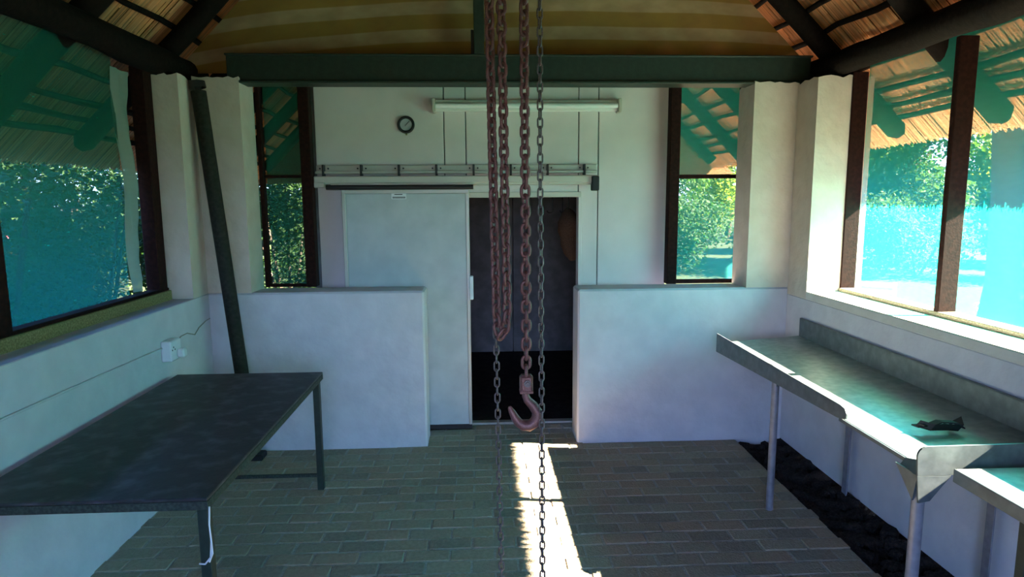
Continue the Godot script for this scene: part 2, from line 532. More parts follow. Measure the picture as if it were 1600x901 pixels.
func build_cold_room() -> void:
	# the insulated box behind: panels with real joints, its inside, the doorway
	var w := thing("wall_cold_room", Vector3(0, 0, ZC), "white cold-room front of upright panels above the half walls", "wall", "", "structure")
	var g := 0.003
	for p in [[-1.135, -0.25, 0.0, 2.6], [-0.25, -0.1, 1.69, 2.6], [-0.1, 0.69, 1.69, 2.6], [0.69, 0.83, 0.0, 2.6], [0.83, 1.33, 0.0, 2.6], [-0.25, -0.1, 0.0, 1.69]]:
		var s := stool()
		bar(s, p[0] + g, p[1] - g, p[2] + (g if p[2] > 0 else 0.0), p[3] - (g if p[3] < 2 else 0.0), ZC - 0.1, ZC, 0.003)
		part("panel", w, s, M.panel)
	var s := stool()
	bar(s, -1.12, 1.32, 1.7, 2.6, ZC - 0.09, ZC - 0.012)
	bar(s, -1.12, -0.11, 0.0, 2.6, ZC - 0.09, ZC - 0.012)
	bar(s, 0.7, 1.32, 0.0, 2.6, ZC - 0.09, ZC - 0.012)
	part("joint_filler", w, s, M.dark_metal)
	s = stool()
	bar(s, -0.12, 0.71, 1.662, 1.70, ZC - 0.02, ZC + 0.012, 0.003)
	part("door_head", w, s, M.rail_paint)
	s = stool()
	bar(s, 0.692, 0.715, 0.0, 1.662, ZC - 0.1, ZC + 0.006, 0.002)
	part("door_jamb", w, s, M.panel)
	var c := thing("cold_room", Vector3(0.1, 0, -5.8), "dark bare inside of the cold room seen through the doorway", "room", "", "structure")
	s = stool()
	bar(s, -1.2, -1.1, 0, 2.6, -7.0, ZC - 0.1)
	part("side_wall", c, s, M.cold_wall)
	s = stool()
	bar(s, 1.23, 1.33, 0, 2.6, -7.0, ZC - 0.1)
	part("side_wall", c, s, M.cold_wall)
	for p in [[-1.1, 0.335], [0.335, 1.23]]:
		s = stool()
		bar(s, p[0] + 0.003, p[1] - 0.003, 0, 2.5, -7.0, -6.9, 0.003)
		part("rear_panel", c, s, M.cold_wall)
	s = stool()
	bar(s, -1.2, 1.33, 2.5, 2.6, -7.0, ZC - 0.1)
	part("roof_panel", c, s, M.cold_wall)
	s = stool()
	bar(s, -1.2, 1.33, -0.15, 0.0, -7.0, ZC - 0.02)
	part("floor_slab", c, s, M.cold_floor)
	s = stool()
	bar(s, -1.2, 1.33, 0.0, 2.5, -7.1, -7.0)
	part("outer_skin", c, s, M.cold_wall)
	s = stool()
	bar(s, -0.1, 0.695, 0.0, 0.018, ZC - 0.05, ZC + 0.01, 0.004)
	tag(obj("threshold_strip", s, M.aluminium), "worn metal strip across the cold-room doorway floor", "threshold")

	# sliding door in front of the left panels
	var d := thing("sliding_door", Vector3(-0.51, 0.02, -4.52), "white insulated sliding door standing open left of the dark doorway", "door")
	s = stool()
	bar(s, -0.925, -0.10, 0.04, 1.695, -4.555, -4.495, 0.006)
	part("leaf", d, s, M.door_skin)
	for e in [[-0.948, -0.922, 0.03, 1.705], [-0.105, -0.082, 0.03, 1.705]]:
		s = stool()
		bar(s, e[0], e[1], e[2], e[3], -4.56, -4.49, 0.003)
		part("edge_strip", d, s, M.aluminium)
	s = stool()
	bar(s, -0.948, -0.082, 1.693, 1.72, -4.56, -4.488, 0.003)
	part("edge_strip", d, s, M.aluminium)
	s = stool()
	bar(s, -0.948, -0.082, 0.012, 0.045, -4.56, -4.488, 0.003)
	part("edge_strip", d, s, M.dark_metal)
	var h := part("handle", d, box(Vector3(-0.073, 1.04, -4.48), Vector3(0.026, 0.165, 0.05), 0.004), M.white_plastic)
	h.set_meta("label", "white upright handle block on the door edge")
	var pl := part("name_plate", d, box(Vector3(-0.56, 1.678, -4.4935), Vector3(0.1, 0.045, 0.003), 0.0), M.white_plastic)
	s = stool()
	bar(s, -0.59, -0.535, 1.684, 1.69, -4.492, -4.4912)
	for k in 9: bar(s, -0.602 + k * 0.0098, -0.595 + k * 0.0098, 1.66, 1.672, -4.492, -4.4912)
	obj("printing", s, M.print_dark, pl)
	s = stool()
	tube(s, [Vector3(-1.04, 1.735, -4.46), Vector3(-0.05, 1.735, -4.46)], 0.016, 10)
	part("hanger_bar", d, s, M.dark_metal)

	# the track it runs on
	var t := thing("door_track", Vector3(-0.15, 1.8, -4.5), "cream steel sliding-door track on a row of wall brackets", "track")
	s = stool()
	bar(s, -1.13, 0.815, 1.845, 1.888, -4.6, -4.575, 0.003)
	bar(s, -1.13, 0.815, 1.83, 1.847, -4.6, -4.54, 0.003)
	part("wall_angle", t, s, M.rail_paint)
	s = stool()
	bar(s, -1.13, 0.815, 1.762, 1.812, -4.55, -4.49, 0.006)
	bar(s, -1.13, 0.815, 1.748, 1.768, -4.545, -4.5, 0.004)
	part("runner", t, s, M.rail_paint)
	for k in 8:
		var x := -1.075 + 0.257 * k
		s = stool()
		bar(s, x - 0.007, x + 0.007, 1.805, 1.89, -4.58, -4.53, 0.002)
		var br := part("bracket", t, s, M.dark_metal)
		for e in [-0.028, 0.028]:
			s = stool()
			tube(s, [Vector3(x + e, 1.866, -4.58), Vector3(x + e, 1.866, -4.565)], 0.006, 6)
			var b := obj("bolt", s, M.dark_metal, br)
	part("end_stop", t, box(Vector3(0.79, 1.755, -4.49), Vector3(0.05, 0.1, 0.06), 0.005), M.black_rubber)
	s = stool()
	bx(s, Vector3(-1.09, 1.752, -4.485), Vector3(0.07, 0.035, 0.03), 0.004)
	part("end_stop", t, s, M.rail_paint)
	part("roller", t, box(Vector3(-1.03, 1.74, -4.478), Vector3(0.035, 0.03, 0.02), 0.004), M.black_rubber)

	# inside: hanging rail, hooks, a sack
	s = stool()
	tube(s, [Vector3(-1.1, 1.735, -5.0), Vector3(1.23, 1.735, -5.0)], 0.016, 8)
	tag(obj("meat_rail", s, M.dark_metal), "dark round hanging rail high inside the cold room", "rail")
	var hooks := [[0.395, 0.2, 0.055, "largest S-hook, nearest the middle of the doorway"], [0.565, 0.0, 0.04, "second S-hook hanging inside the doorway, turned edge on"], [0.635, 1.2, 0.036, "S-hook hanging just above the brown sack"], [0.69, 0.3, 0.036, "S-hook hanging closest to the right door jamb"]]
	for q in hooks:
		s = stool()
		var pts := []
		var r: float = q[2]
		var ca := cos(q[1]); var sa := sin(q[1])
		for k in 9:
			var a := lerpf(-0.3, PI, k / 8.0)
			pts.append(Vector3(0.02 * cos(a), 0.0 + 0.02 * sin(a), 0))
		pts.append(Vector3(-0.02 + r * 0.2, -0.09, 0))
		for k in 10:
			var a := lerpf(0.0, -PI * 0.95, k / 9.0)
			pts.append(Vector3(-0.02 + r * 0.2 + r * 0.55 * (cos(a) - 1.0) , -0.17 + r * 0.55 * sin(a), 0))
		var w2 := []
		for p in pts: w2.append(Vector3(q[0] + p.x * ca, 1.735 + p.y, -5.0 + p.x * sa))
		tube(s, w2, 0.0048, 6)
		tag(obj("meat_hook", s, M.dark_metal), q[3], "hook", "hooks on the cold-room rail")
	s = stool()
	var prof := [[1.62, 0.012], [1.58, 0.05], [1.52, 0.085], [1.45, 0.09], [1.4, 0.075], [1.34, 0.08], [1.27, 0.06], [1.22, 0.025]]
	var cp := []
	var cr := []
	for p in prof:
		cp.append(Vector3(0.672 + 0.1 * (1.62 - p[0]), p[0] - 0.04, -5.02 + 0.02 * sin(p[0] * 30)))
		cr.append(p[1] * 1.05)
	tube(s, cp, cr, 12)
	tag(obj("hanging_sack", s, M.sacking), "crumpled brown sack hung on a hook in the dark doorway", "sack")

func box(c: Vector3, size: Vector3, b := 0.0) -> SurfaceTool:
	var s := stool()
	bx(s, c, size, b)
	return s

func build_roof() -> void:
	# thatch on 45 degree rafters: right slope x + y = 4.8, left slope y - x = 4.46, ridge at x = 0.17
	var ce := thing("ceiling", Vector3(0.17, 4.6, -3), "open thatched roof on dark pole rafters and laths", "ceiling", "", "structure")
	var zs := -8.2
	var ze := 1.6
	for side in [1, -1]:
		var base := 4.93 if side == 1 else 4.60          # plane of the underside: side * x + y
		var xe := 2.925 if side == 1 else -2.72           # the eave's lower edge
		var up := Vector3(-side, 1, 0).normalized()
		var out := Vector3(side, 1, 0).normalized()
		var e := Vector3(xe, base - side * xe, 0)
		var length: float = absf(xe - 0.17) * 1.41421
		# solid body of the thatch above the reeds
		var s := stool()
		var a := e + out * 0.03 - up * -0.02
		var b := e + up * length + out * 0.03
		prism(s, [a + Vector3(0, 0, zs), b + Vector3(0, 0, zs), b + out * 0.2 + Vector3(0, 0, zs), a + out * 0.2 + up * 0.02 + Vector3(0, 0, zs)], Vector3(0, 0, ze - zs))
		part("thatch_body", ce, s, M.thatch_back)
		# the reeds of the underside
		s = stool()
		var z := zs
		while z < ze:
			z += rng.randf_range(0.004, 0.009)
			for piece in 2:
				var r := rng.randf_range(0.003, 0.0055)
				var l0 := rng.randf_range(-0.02, 0.02) if piece == 0 else rng.randf_range(0.5, 1.6)
				var l1 := l0 + rng.randf_range(1.3, 2.2) if piece == 0 else length
				var lift := rng.randf_range(0.008, 0.03)
				var slant := rng.randf_range(-0.03, 0.03)
				var shade := rng.randf_range(0.6, 1.15)
				var col := Color(0.72, 0.29, 0.10).lerp(Color(0.72, 0.37, 0.17), rng.randf()) * shade
				s.set_color(col)
				var p := e + up * l0 + out * lift + Vector3(0, 0, z)
				var q := e + up * minf(l1, length) + out * lift + Vector3(0, 0, z + slant)
				var ax := Vector3(0, 0, r)
				s.set_smooth_group(-1)
				var t0 := p - out * r
				var t1 := q - out * r
				poly(s, [p - ax, t0, t1, q - ax], (p + q) / 2 + out * r)
				poly(s, [p + ax, t0, t1, q + ax], (p + q) / 2 + out * r)
				poly(s, [p - ax, p + ax, t0], q)
		# the cut edge of the eave: butts of reed
		z = zs
		while z < ze:
			z += rng.randf_range(0.006, 0.012)
			for k in 5:
				var r := 0.006
				var lift := 0.035 + 0.034 * k + rng.randf_range(-0.012, 0.012)
				s.set_color(Color(0.36, 0.26, 0.15) * rng.randf_range(0.55, 1.1))
				var p := e + out * lift + up * (rng.randf_range(-0.012, 0.015)) + Vector3(0, 0, z)
				var q := p + up * 0.12
				bx(s, (p + q) / 2, Vector3(r, 0.12, r), 0.0, Basis(Vector3(0, 0, 1), -PI / 4 * -side))
		var rd := part("thatch_reeds", ce, s, M.reed)
		rd.set_meta("kind", "stuff")
		# rafters
		for k in 8:
			var rz := -4.2 + 0.85 * (k - 1)
			if k == 0: rz = -5.05
			var cc := (4.8 if side == 1 else 4.46)
			var tail := (2.72 if side == 1 else -2.45)
			var p0 := Vector3(tail, cc - side * tail, rz)
			var p1 := Vector3(0.17, cc - side * 0.17, rz)
			s = stool()
			var pts := []
			var rr := []
			for i in 9:
				var f := i / 8.0
				pts.append(p0.lerp(p1, f) + Vector3(0, rng.randf_range(-0.008, 0.008), rng.randf_range(-0.01, 0.01)))
				rr.append(lerpf(0.066, 0.05, f) * rng.randf_range(0.93, 1.06))
			# a chopped, pointed tail
			pts.push_front(p0 - Vector3(-side, 1, 0).normalized() * 0.045); rr.push_front(0.03)
			tube(s, pts, rr, 12)
			part("rafter", ce, s, M.pole)
		for extra in [-5.9, -6.75, -7.6]:
			s = stool()
			var cc := (4.8 if side == 1 else 4.46)
			var tail := (2.72 if side == 1 else -2.45)
			tube(s, [Vector3(tail, cc - side * tail, extra), Vector3(0.17, cc - side * 0.17, extra)], 0.062, 10)
			part("rafter", ce, s, M.pole)
		# laths
		var lx := [2.73, 2.655, 2.575, 2.44, 2.33, 2.205, 2.075, 1.93, 1.77, 1.6, 1.4, 1.2, 1.0, 0.75, 0.5] if side == 1 else [-2.5, -2.42, -2.33, -2.2, -2.06, -1.87, -1.72, -1.56, -1.4, -1.2, -1.0, -0.8, -0.55, -0.25]
		for x in lx:
			s = stool()
			var pts := []
			var rr := []
			for i in 27:
				var zz := lerpf(zs + 0.1, ze - 0.1, i / 26.0)
				var d := rng.randf_range(-0.01, 0.01)
				pts.append(Vector3(x + d, base - 0.034 - side * x - side * d, zz))
				rr.append(rng.randf_range(0.016, 0.022))
			tube(s, pts, rr, 7)
			part("lath", ce, s, M.pole)
	# eave poles that carry the rafters
	for side in [1, -1]:
		var s := stool()
		var pts := []
		var rr := []
		for i in 21:
			var zz := lerpf(-4.55, 1.3, i / 20.0)
			pts.append(Vector3((2.215 if side == 1 else -1.875) + rng.randf_range(-0.006, 0.006), 2.462 + rng.randf_range(-0.005, 0.005), zz))
			rr.append(rng.randf_range(0.072, 0.084))
		tube(s, pts, rr, 14)
		part("eave_pole", ce, s, M.pole)
	var s := stool()
	tube(s, [Vector3(0.17, 4.56, -8.1), Vector3(0.17, 4.56, 1.5)], 0.07, 10)
	part("ridge_pole", ce, s, M.pole)
	s = stool()
	prism(s, [Vector3(-0.35, 4.3, zs), Vector3(0.165, 4.78, zs), Vector3(0.69, 4.27, zs), Vector3(0.83, 4.41, zs), Vector3(0.165, 5.08, zs), Vector3(-0.49, 4.44, zs)], Vector3(0, 0, ze - zs))
	part("ridge_cap", ce, s, M.thatch_back)

	# hip end of thatch behind the cold room closes the roof
	s = stool()
	prism(s, [Vector3(-3.0, 1.85, -8.15), Vector3(3.2, 1.95, -8.15), Vector3(0.17, 5.0, -8.15)], Vector3(0, 0, -0.15))
	part("thatch_end", ce, s, M.thatch_back)
	s = stool()
	prism(s, [Vector3(-2.7, 2.1, ZF + 0.26), Vector3(3.0, 2.1, ZF + 0.26), Vector3(0.17, 4.95, ZF + 0.26)], Vector3(0, 0, 0.12))
	part("thatch_end", ce, s, M.thatch_back)

	# green steel cross beam with its post
	var gb := thing("cross_beam", Vector3(0.28, 2.4, -4.3), "dark green steel beam spanning the room above the back wall", "beam")
	s = stool()
	bar(s, -1.565, 2.14, 2.385, 2.548, -4.305, -4.225, 0.006)
	part("web", gb, s, M.green_steel)
	s = stool()
	bar(s, -1.565, 2.14, 2.538, 2.55, -4.36, -4.2, 0.003)
	part("flange", gb, s, M.green_steel)
	s = stool()
	bar(s, -1.565, 2.14, 2.374, 2.388, -4.36, -4.2, 0.003)
	part("flange", gb, s, M.green_steel)
	s = stool()
	bar(s, -0.032, 0.034, 2.55, 4.45, -4.26, -4.2, 0.004)
	part("king_post", gb, s, M.green_steel)
	s = stool()
	bar(s, -0.05, -0.033, 2.552, 2.70, -4.27, -4.22, 0.003)
	part("stiffener", gb, s, M.dark_metal)

	# striped cloth closing the gable above the beam
	s = stool()
	s.set_smooth_group(0)
	var nx := 48
	var ny := 24
	var P := func(i: int, j: int) -> Vector3:
		var u := float(i) / nx
		var v := float(j) / ny
		var yb := 2.46 + 0.0 * u
		var y := lerpf(yb, 4.55, v)
		var half_r := 4.74 - y
		var half_l := y - 4.42
		var x := lerpf(half_l, half_r, u)
		return Vector3(x, y, -4.40 + 0.025 * sin(u * 9.0 + v * 5.0) + 0.012 * sin(u * 23.0))
	for i in nx:
		for j in ny:
			for k in [[0, 0], [1, 1], [1, 0], [0, 0], [0, 1], [1, 1]]:
				var p: Vector3 = P.call(i + k[0], j + k[1])
				var xx := (p.x - 0.4) / 1.9
				s.set_uv(Vector2(p.x * 0.5, (p.y + 0.13 * xx * xx * (1.0 if xx < 0 else 0.3)) * 0.525))
				s.add_vertex(p)
	tag(obj("gable_cloth", s, M.gable_cloth), "sagging ochre and tan striped cloth hung behind the green beam", "cloth")

func post(parent: Node3D, x0: float, x1: float, y0: float, y1: float, z0: float, z1: float, called := "post", m := "wood_frame") -> void:
	var s := stool()
	bar(s, x0, x1, y0, y1, z0, z1, 0.004)
	part(called, parent, s, M[m])

func net_sheet(along: String, fixed: float, a0: float, a1: float, y0: float, y1: float, wob := 0.006) -> SurfaceTool:
	# a single woven sheet, slightly slack
	var s := stool()
	s.set_smooth_group(0)
	var n := 36
	var m := 18
	var ph := rng.randf() * 6.0
	var P := func(i: int, j: int) -> Vector3:
		var u := lerpf(a0, a1, float(i) / n)
		var y := lerpf(y0, y1, float(j) / m)
		var d := wob * sin(u * 5.0 + ph) * sin(float(j) / m * PI) + wob * 0.5 * sin(u * 17.0 + y * 4.0)
		return Vector3(fixed + d, y, u) if along == "z" else Vector3(u, y, fixed + d)
	for i in n:
		for j in m:
			for k in [[0, 0], [1, 1], [1, 0], [0, 0], [0, 1], [1, 1]]:
				s.add_vertex(P.call(i + k[0], j + k[1]))
	return s

func build_windows() -> void:
	# right
	var w := thing("window_1", Vector3(FR, SILL, -1.8), "long right window opening with slim dark brown posts", "window", "", "structure")
	for z in [-3.943, -3.075, -1.94]:
		var hw := 0.007 if z < -3.5 else 0.017
		post(w, FR - 0.045, FR + 0.05, SILL, WTOP + 0.02, z - hw, z + hw)
	post(w, FR - 0.05, FR + 0.05, SILL - 0.002, SILL + 0.022, -3.95, -1.2, "sill_board", "sill_pale")
	# left
	w = thing("window_2", Vector3(FL, SILL, -1.8), "long left window opening with dark brown posts and worn yellow sill board", "window", "", "structure")
	for z in [-3.925, -2.62, -1.35, -0.1]:
		post(w, FL - 0.05, FL + 0.03, SILL + 0.06, WTOP + 0.03, z - 0.045, z + 0.045)
	post(w, FL - 0.04, FL + 0.03, SILL + 0.055, SILL + 0.072, -3.985, 0.3, "bead")
	post(w, FL - 0.05, FL + 0.045, SILL - 0.005, SILL + 0.056, -3.985, 0.3, "sill_board", "sill_wood")
	# narrow windows beside the cold room
	w = thing("window_3", Vector3(-1.3, SILL, -4.5), "narrow two-light window between left pier and cold-room panels", "window", "", "structure")
	post(w, -1.205, -1.135, SILL, 2.46, -4.54, -4.46)
	post(w, -1.485, -1.455, SILL, 2.46, -4.52, -4.47)
	post(w, -1.455, -1.205, 1.80, 1.822, -4.52, -4.48, "transom")
	post(w, -1.455, -1.205, SILL, SILL + 0.02, -4.52, -4.48, "bottom_rail")
	w = thing("window_4", Vector3(1.57, SILL, -4.5), "narrow two-light window between cold-room panels and right pier", "window", "", "structure")
	post(w, 1.302, 1.372, SILL - 0.01, 2.44, -4.54, -4.46)
	post(w, 1.796, 1.836, SILL - 0.01, 2.44, -4.53, -4.46)
	post(w, 1.372, 1.796, 1.785, 1.812, -4.52, -4.48, "transom")
	post(w, 1.372, 1.796, SILL - 0.01, SILL + 0.018, -4.52, -4.48, "bottom_rail")
	# nets
	tag(obj("shade_net", net_sheet("z", FR + 0.062, -3.95, -1.2, SILL + 0.01, WTOP + 0.09), M.net), "green shade net stretched over the sunlit right window", "net", "shade nets on the windows")
	tag(obj("shade_net", net_sheet("z", FL - 0.062, -3.72, 0.3, SILL + 0.065, WTOP + 0.09), M.net_dense), "green shade net stretched over the left window", "net", "shade nets on the windows")
	tag(obj("shade_net", net_sheet("x", -4.545, -1.455, -1.135, SILL, 2.46, 0.003), M.net_dense), "green shade net behind the narrow left back window", "net", "shade nets on the windows")
	tag(obj("shade_net", net_sheet("x", -4.545, 1.372, 1.83, SILL, 2.46, 0.003), M.net), "green shade net behind the narrow right back window", "net", "shade nets on the windows")
	# the rolled pale selvedge of the left net
	var s := stool()
	s.set_smooth_group(0)
	var n := 40
	var P := func(i: int, j: int) -> Vector3:
		var f := float(i) / n
		var y := lerpf(SILL + 0.075, WTOP - 0.01, f)
		var wd := lerpf(0.12, 0.17, f) + 0.006 * sin(y * 11.0) + 0.005 * sin(y * 37.0)
		var z := -3.69 - 0.035 * (1.0 - f) - wd * j / 4.0
		return Vector3(FL - 0.05 + 0.012 * sin(j * 1.7 + y * 8.0), y, z)
	for i in n:
		for j in 4:
			for k in [[0, 0], [1, 1], [1, 0], [0, 0], [0, 1], [1, 1]]:
				s.add_vertex(P.call(i + k[0], j + k[1]))
	tag(obj("net_selvedge", s, M.net_fold), "pale frayed fold of netting beside the dark left window post", "net")

func foliage(blobs: Array, n: int, size: float) -> SurfaceTool:
	var s := stool()
	var total := 0.0
	for b in blobs: total += b[1] * b[1]
	for b in blobs:
		var m := int(n * b[1] * b[1] / total)
		for i in m:
			var d := Vector3(rng.randfn(), rng.randfn(), rng.randfn()).normalized()
			var p: Vector3 = b[0] + d * b[1] * pow(rng.randf(), 0.4)
			if p.y < 0.05: p.y = 0.05 + rng.randf() * 0.2
			var t := Basis.from_euler(Vector3(rng.randf() * TAU, rng.randf() * TAU, rng.randf() * TAU))
			var l := size * rng.randf_range(0.6, 1.3)
			var a := p + t * Vector3(0, 0, 0)
			var c := p + t * Vector3(0, l, 0)
			var q := p + t * Vector3(l * 0.32, l * 0.45, l * 0.06)
			var r := p + t * Vector3(-l * 0.32, l * 0.45, l * 0.06)
			s.add_vertex(a); s.add_vertex(q); s.add_vertex(c)
			s.add_vertex(a); s.add_vertex(c); s.add_vertex(r)
	return s

func tree(at: Vector3, h: float, r: float, leaf: int, label: String, n := 5000, size := 0.12, trunk := 0.14, low := 0.45) -> void:
	var t := thing("tree", at, label, "tree", "trees around the building")
	var s := stool()
	var pts := []
	var rr := []
	for i in 7:
		var f := i / 6.0
		pts.append(Vector3(0.12 * sin(f * 4.0), h * 0.75 * f, 0.1 * cos(f * 3.0) - 0.1))
		rr.append(trunk * (1.0 - 0.6 * f))
	tube(s, pts, rr, 9)
	for k in 4:
		var a := TAU * k / 4.0 + at.x
		tube(s, [Vector3(0, h * 0.4, 0), Vector3(cos(a) * r * 0.3, h * 0.58, sin(a) * r * 0.3), Vector3(cos(a) * r * 0.7, h * 0.72, sin(a) * r * 0.7)], [trunk * 0.5, trunk * 0.35, trunk * 0.12], 6)
	obj("trunk", s, M.bark, t)
	var blobs := []
	for k in 12:
		var a := rng.randf() * TAU
		var d := r * 0.65 * sqrt(rng.randf())
		blobs.append([Vector3(cos(a) * d, h * rng.randf_range(low, 0.9), sin(a) * d), r * rng.randf_range(0.35, 0.55)])
	obj("foliage", foliage(blobs, n, size), M["leaf_%d" % leaf], t).set_meta("kind", "stuff")

func shrub(at: Vector3, h: float, r: float, leaf: int, label: String, n := 1800, size := 0.12) -> Node3D:
	var t := thing("shrub", at, label, "shrub", "shrubs around the building")
	var s := stool()
	for k in 5:
		var a := TAU * k / 5.0
		tube(s, [Vector3(0.05 * cos(a), 0, 0.05 * sin(a)), Vector3(cos(a) * r * 0.3, h * 0.4, sin(a) * r * 0.3), Vector3(cos(a) * r * 0.5, h * 0.75, sin(a) * r * 0.5)], [0.03, 0.02, 0.01], 6)
	obj("stem", s, M.bark, t)
	var blobs := []
	for k in 8:
		var a := rng.randf() * TAU
		blobs.append([Vector3(cos(a) * r * 0.5, h * rng.randf_range(0.2, 0.8), sin(a) * r * 0.5), r * rng.randf_range(0.4, 0.6)])
	obj("foliage", foliage(blobs, n, size), M["leaf_%d" % leaf], t).set_meta("kind", "stuff")
	return t

func garden_chair(at: Vector3, turn: float, label: String) -> void:
	var b := thing("garden_chair", at, label, "chair", "white garden chairs")
	b.rotation.y = turn
	for k in 4: obj("seat_slat", box(Vector3(0, 0.36, -0.15 + 0.1 * k), Vector3(0.56, 0.022, 0.075), 0.005), M.white_enamel, b)
	for k in 4: obj("back_slat", box(Vector3(0, 0.45 + 0.085 * k, -0.22 - 0.02 * k), Vector3(0.56, 0.055, 0.02), 0.005), M.white_enamel, b)
	for x in [-0.26, 0.26]:
		for z in [-0.19, 0.17]:
			obj("leg", box(Vector3(x, 0.175, z), Vector3(0.045, 0.35, 0.045), 0.005), M.white_enamel, b)
		obj("back_post", box(Vector3(x, 0.55, -0.265), Vector3(0.045, 0.4, 0.03), 0.005), M.white_enamel, b)

func build_outside() -> void:
	var s := stool()
	bar(s, -60, -2.02, -0.5, -0.2, -80, 60)
	bar(s, 2.4, 60, -0.5, -0.2, -80, 60)
	bar(s, -2.02, 2.4, -0.5, -0.2, -80, -7.1)
	bar(s, -2.02, 2.4, -0.5, -0.2, ZF + 0.3, 60)
	var g := obj("ground", s, M.grass)
	tag(g, "dry grassy ground around the building", "ground", "", "structure")
	s = stool()
	bar(s, 2.42, 4.6, -0.2, -0.17, -12.0, 8.0)
	tag(obj("yard_paving", s, M.paving), "bare sunlit earth yard outside the right window", "yard", "", "structure")
	garden_chair(Vector3(5.0, -0.2, -8.0), -0.6, "white slatted garden chair seen through the net near the far window post")
	garden_chair(Vector3(7.2, -0.2, -8.5), -0.9, "white slatted garden chair seen through the net at the right edge")
	# right-hand side
	tree(Vector3(10.9, -0.2, -17.0), 4.6, 2.3, 0, "broad dark tree beyond the right window, left of the mullion", 22000, 0.14, 0.14, 0.2)
	tree(Vector3(13.0, -0.2, -21.5), 4.4, 2.2, 2, "deep green tree showing just left of the right window mullion", 18000, 0.14, 0.14, 0.2)
	tree(Vector3(14.3, -0.2, -17.0), 3.5, 1.7, 1, "yellow-green sunlit tree right of the mullion", 18000, 0.14, 0.14, 0.2)
	tree(Vector3(22.5, -0.2, -17.5), 4.6, 3.2, 1, "pale tree farthest off behind the yellow-green one", 16000, 0.16, 0.14, 0.2)
	tree(Vector3(6.2, -0.2, -25.0), 5.4, 2.6, 0, "bushy tree seen through the narrow right back window", 18000, 0.14, 0.14, 0.2)
	tree(Vector3(11.2, -0.2, -29.0), 6.5, 2.9, 1, "light green tree far off in the narrow right back window", 16000, 0.16, 0.14, 0.2)
	tree(Vector3(9.6, -0.2, -4.6), 4.4, 2.4, 0, "low tree out of the picture to the right of the yard", 9000, 0.14)
	tree(Vector3(10.2, -0.2, -0.2), 4.6, 2.5, 2, "low tree out of the picture beside the yard, level with the viewer", 9000, 0.14)
	tree(Vector3(9.8, -0.2, 4.6), 4.6, 2.5, 0, "low tree out of the picture behind the viewer on the right", 9000, 0.14)
	s = stool()
	var tp := []
	for i in 8: tp.append(Vector3(5.74 + 0.05 * sin(i * 1.3) - 0.02 * i, -0.2 + i * 0.9, -6.75))
	tube(s, tp, [0.3, 0.22, 0.2, 0.19, 0.18, 0.17, 0.15, 0.13], 12)
	var bt := thing("tree", Vector3(5.74, -0.2, -6.75), "thick dark trunk standing at the right edge outside the net", "tree", "trees around the building")
	part("trunk", bt, s, M.bark)
	obj("foliage", foliage([[Vector3(0.2, 6.9, 0), 1.0], [Vector3(-0.7, 6.7, 0.5), 0.7], [Vector3(0.7, 6.6, -0.5), 0.7]], 4000, 0.12), M.leaf_0, bt).set_meta("kind", "stuff")
	var rs := [[13.0, -13.2, "clipped low shrub under the yellow-green tree"], [10.2, -14.6, "low shrub under the broad dark tree"], [7.6, -15.8, "low shrub behind the far right window post"], [5.2, -16.6, "grey-green shrub low in the narrow right back window"], [14.6, -9.4, "low shrub beside the thick dark trunk"]]
	for q in rs: shrub(Vector3(q[0], -0.2, q[1]), 1.8, 1.5, 0 if q[0] > 8.0 else 2, q[2], 7000, 0.1)
	# left-hand side, in the shadow of the roof
	var ls := [[-3.75, -4.9, 2.5, 0.95, "dense dark shrub close outside the left window"], [-3.8, -3.3, 2.4, 0.95, "dense shrub behind the left net at the left edge"], [-3.9, -6.5, 2.6, 1.0, "tall shrub showing through the middle of the left net"], [-3.8, -8.1, 2.6, 1.0, "tall shrub behind the pale net fold"], [-2.75, -9.3, 2.7, 1.05, "shrub filling the narrow left back window"], [-2.0, -11.2, 2.7, 1.2, "shrub showing at the right of the narrow left back window"]]
	for q in ls: shrub(Vector3(q[0], -0.2, q[1]), q[2], q[3], 2, q[4], 9000, 0.065)
	tree(Vector3(-8.4, -0.2, -7.2), 5.5, 2.6, 0, "dark leafy tree behind the shrubs on the left", 16000, 0.12, 0.14, 0.14)
	tree(Vector3(-8.6, -0.2, -12.6), 6.0, 2.8, 2, "dark tree farther back on the left", 16000, 0.12, 0.14, 0.14)
	tree(Vector3(-4.6, -0.2, -17.0), 6.5, 3.0, 0, "tree behind the narrow left back window", 16000, 0.13, 0.14, 0.14)
	tree(Vector3(-11.5, -0.2, -3.0), 6.0, 2.8, 2, "leafy tree at the far left edge beyond the net", 14000, 0.12, 0.14, 0.14)
	tree(Vector3(-16.0, -0.2, -11.0), 8.0, 3.8, 0, "tall tree far off on the left, behind the nearer trees", 14000, 0.18, 0.14, 0.14)
	tree(Vector3(-13.0, -0.2, -20.0), 8.0, 4.0, 2, "tall tree farthest off on the left", 14000, 0.18, 0.14, 0.14)
	tree(Vector3(2.0, -0.2, -30.0), 8.0, 4.0, 0, "tall tree hidden mostly behind the cold room", 12000, 0.2)
	tree(Vector3(18.5, -0.2, -30.0), 4.6, 3.6, 2, "tall tree on the skyline behind the broad dark tree", 14000, 0.2)
	tree(Vector3(27.0, -0.2, -22.0), 5.0, 4.0, 1, "tall tree on the skyline right of the mullion", 14000, 0.2)
	for q in [[-5.7, -5.2, "leafy hedge shrub in the second row outside the left window"], [-5.9, -8.9, "leafy hedge shrub in the second row behind the pale net fold"], [-4.6, -11.2, "leafy hedge shrub in the second row behind the narrow left back window"]]:
		shrub(Vector3(q[0], -0.2, q[1]), 2.5, 1.15, 0, q[2], 7000, 0.09)
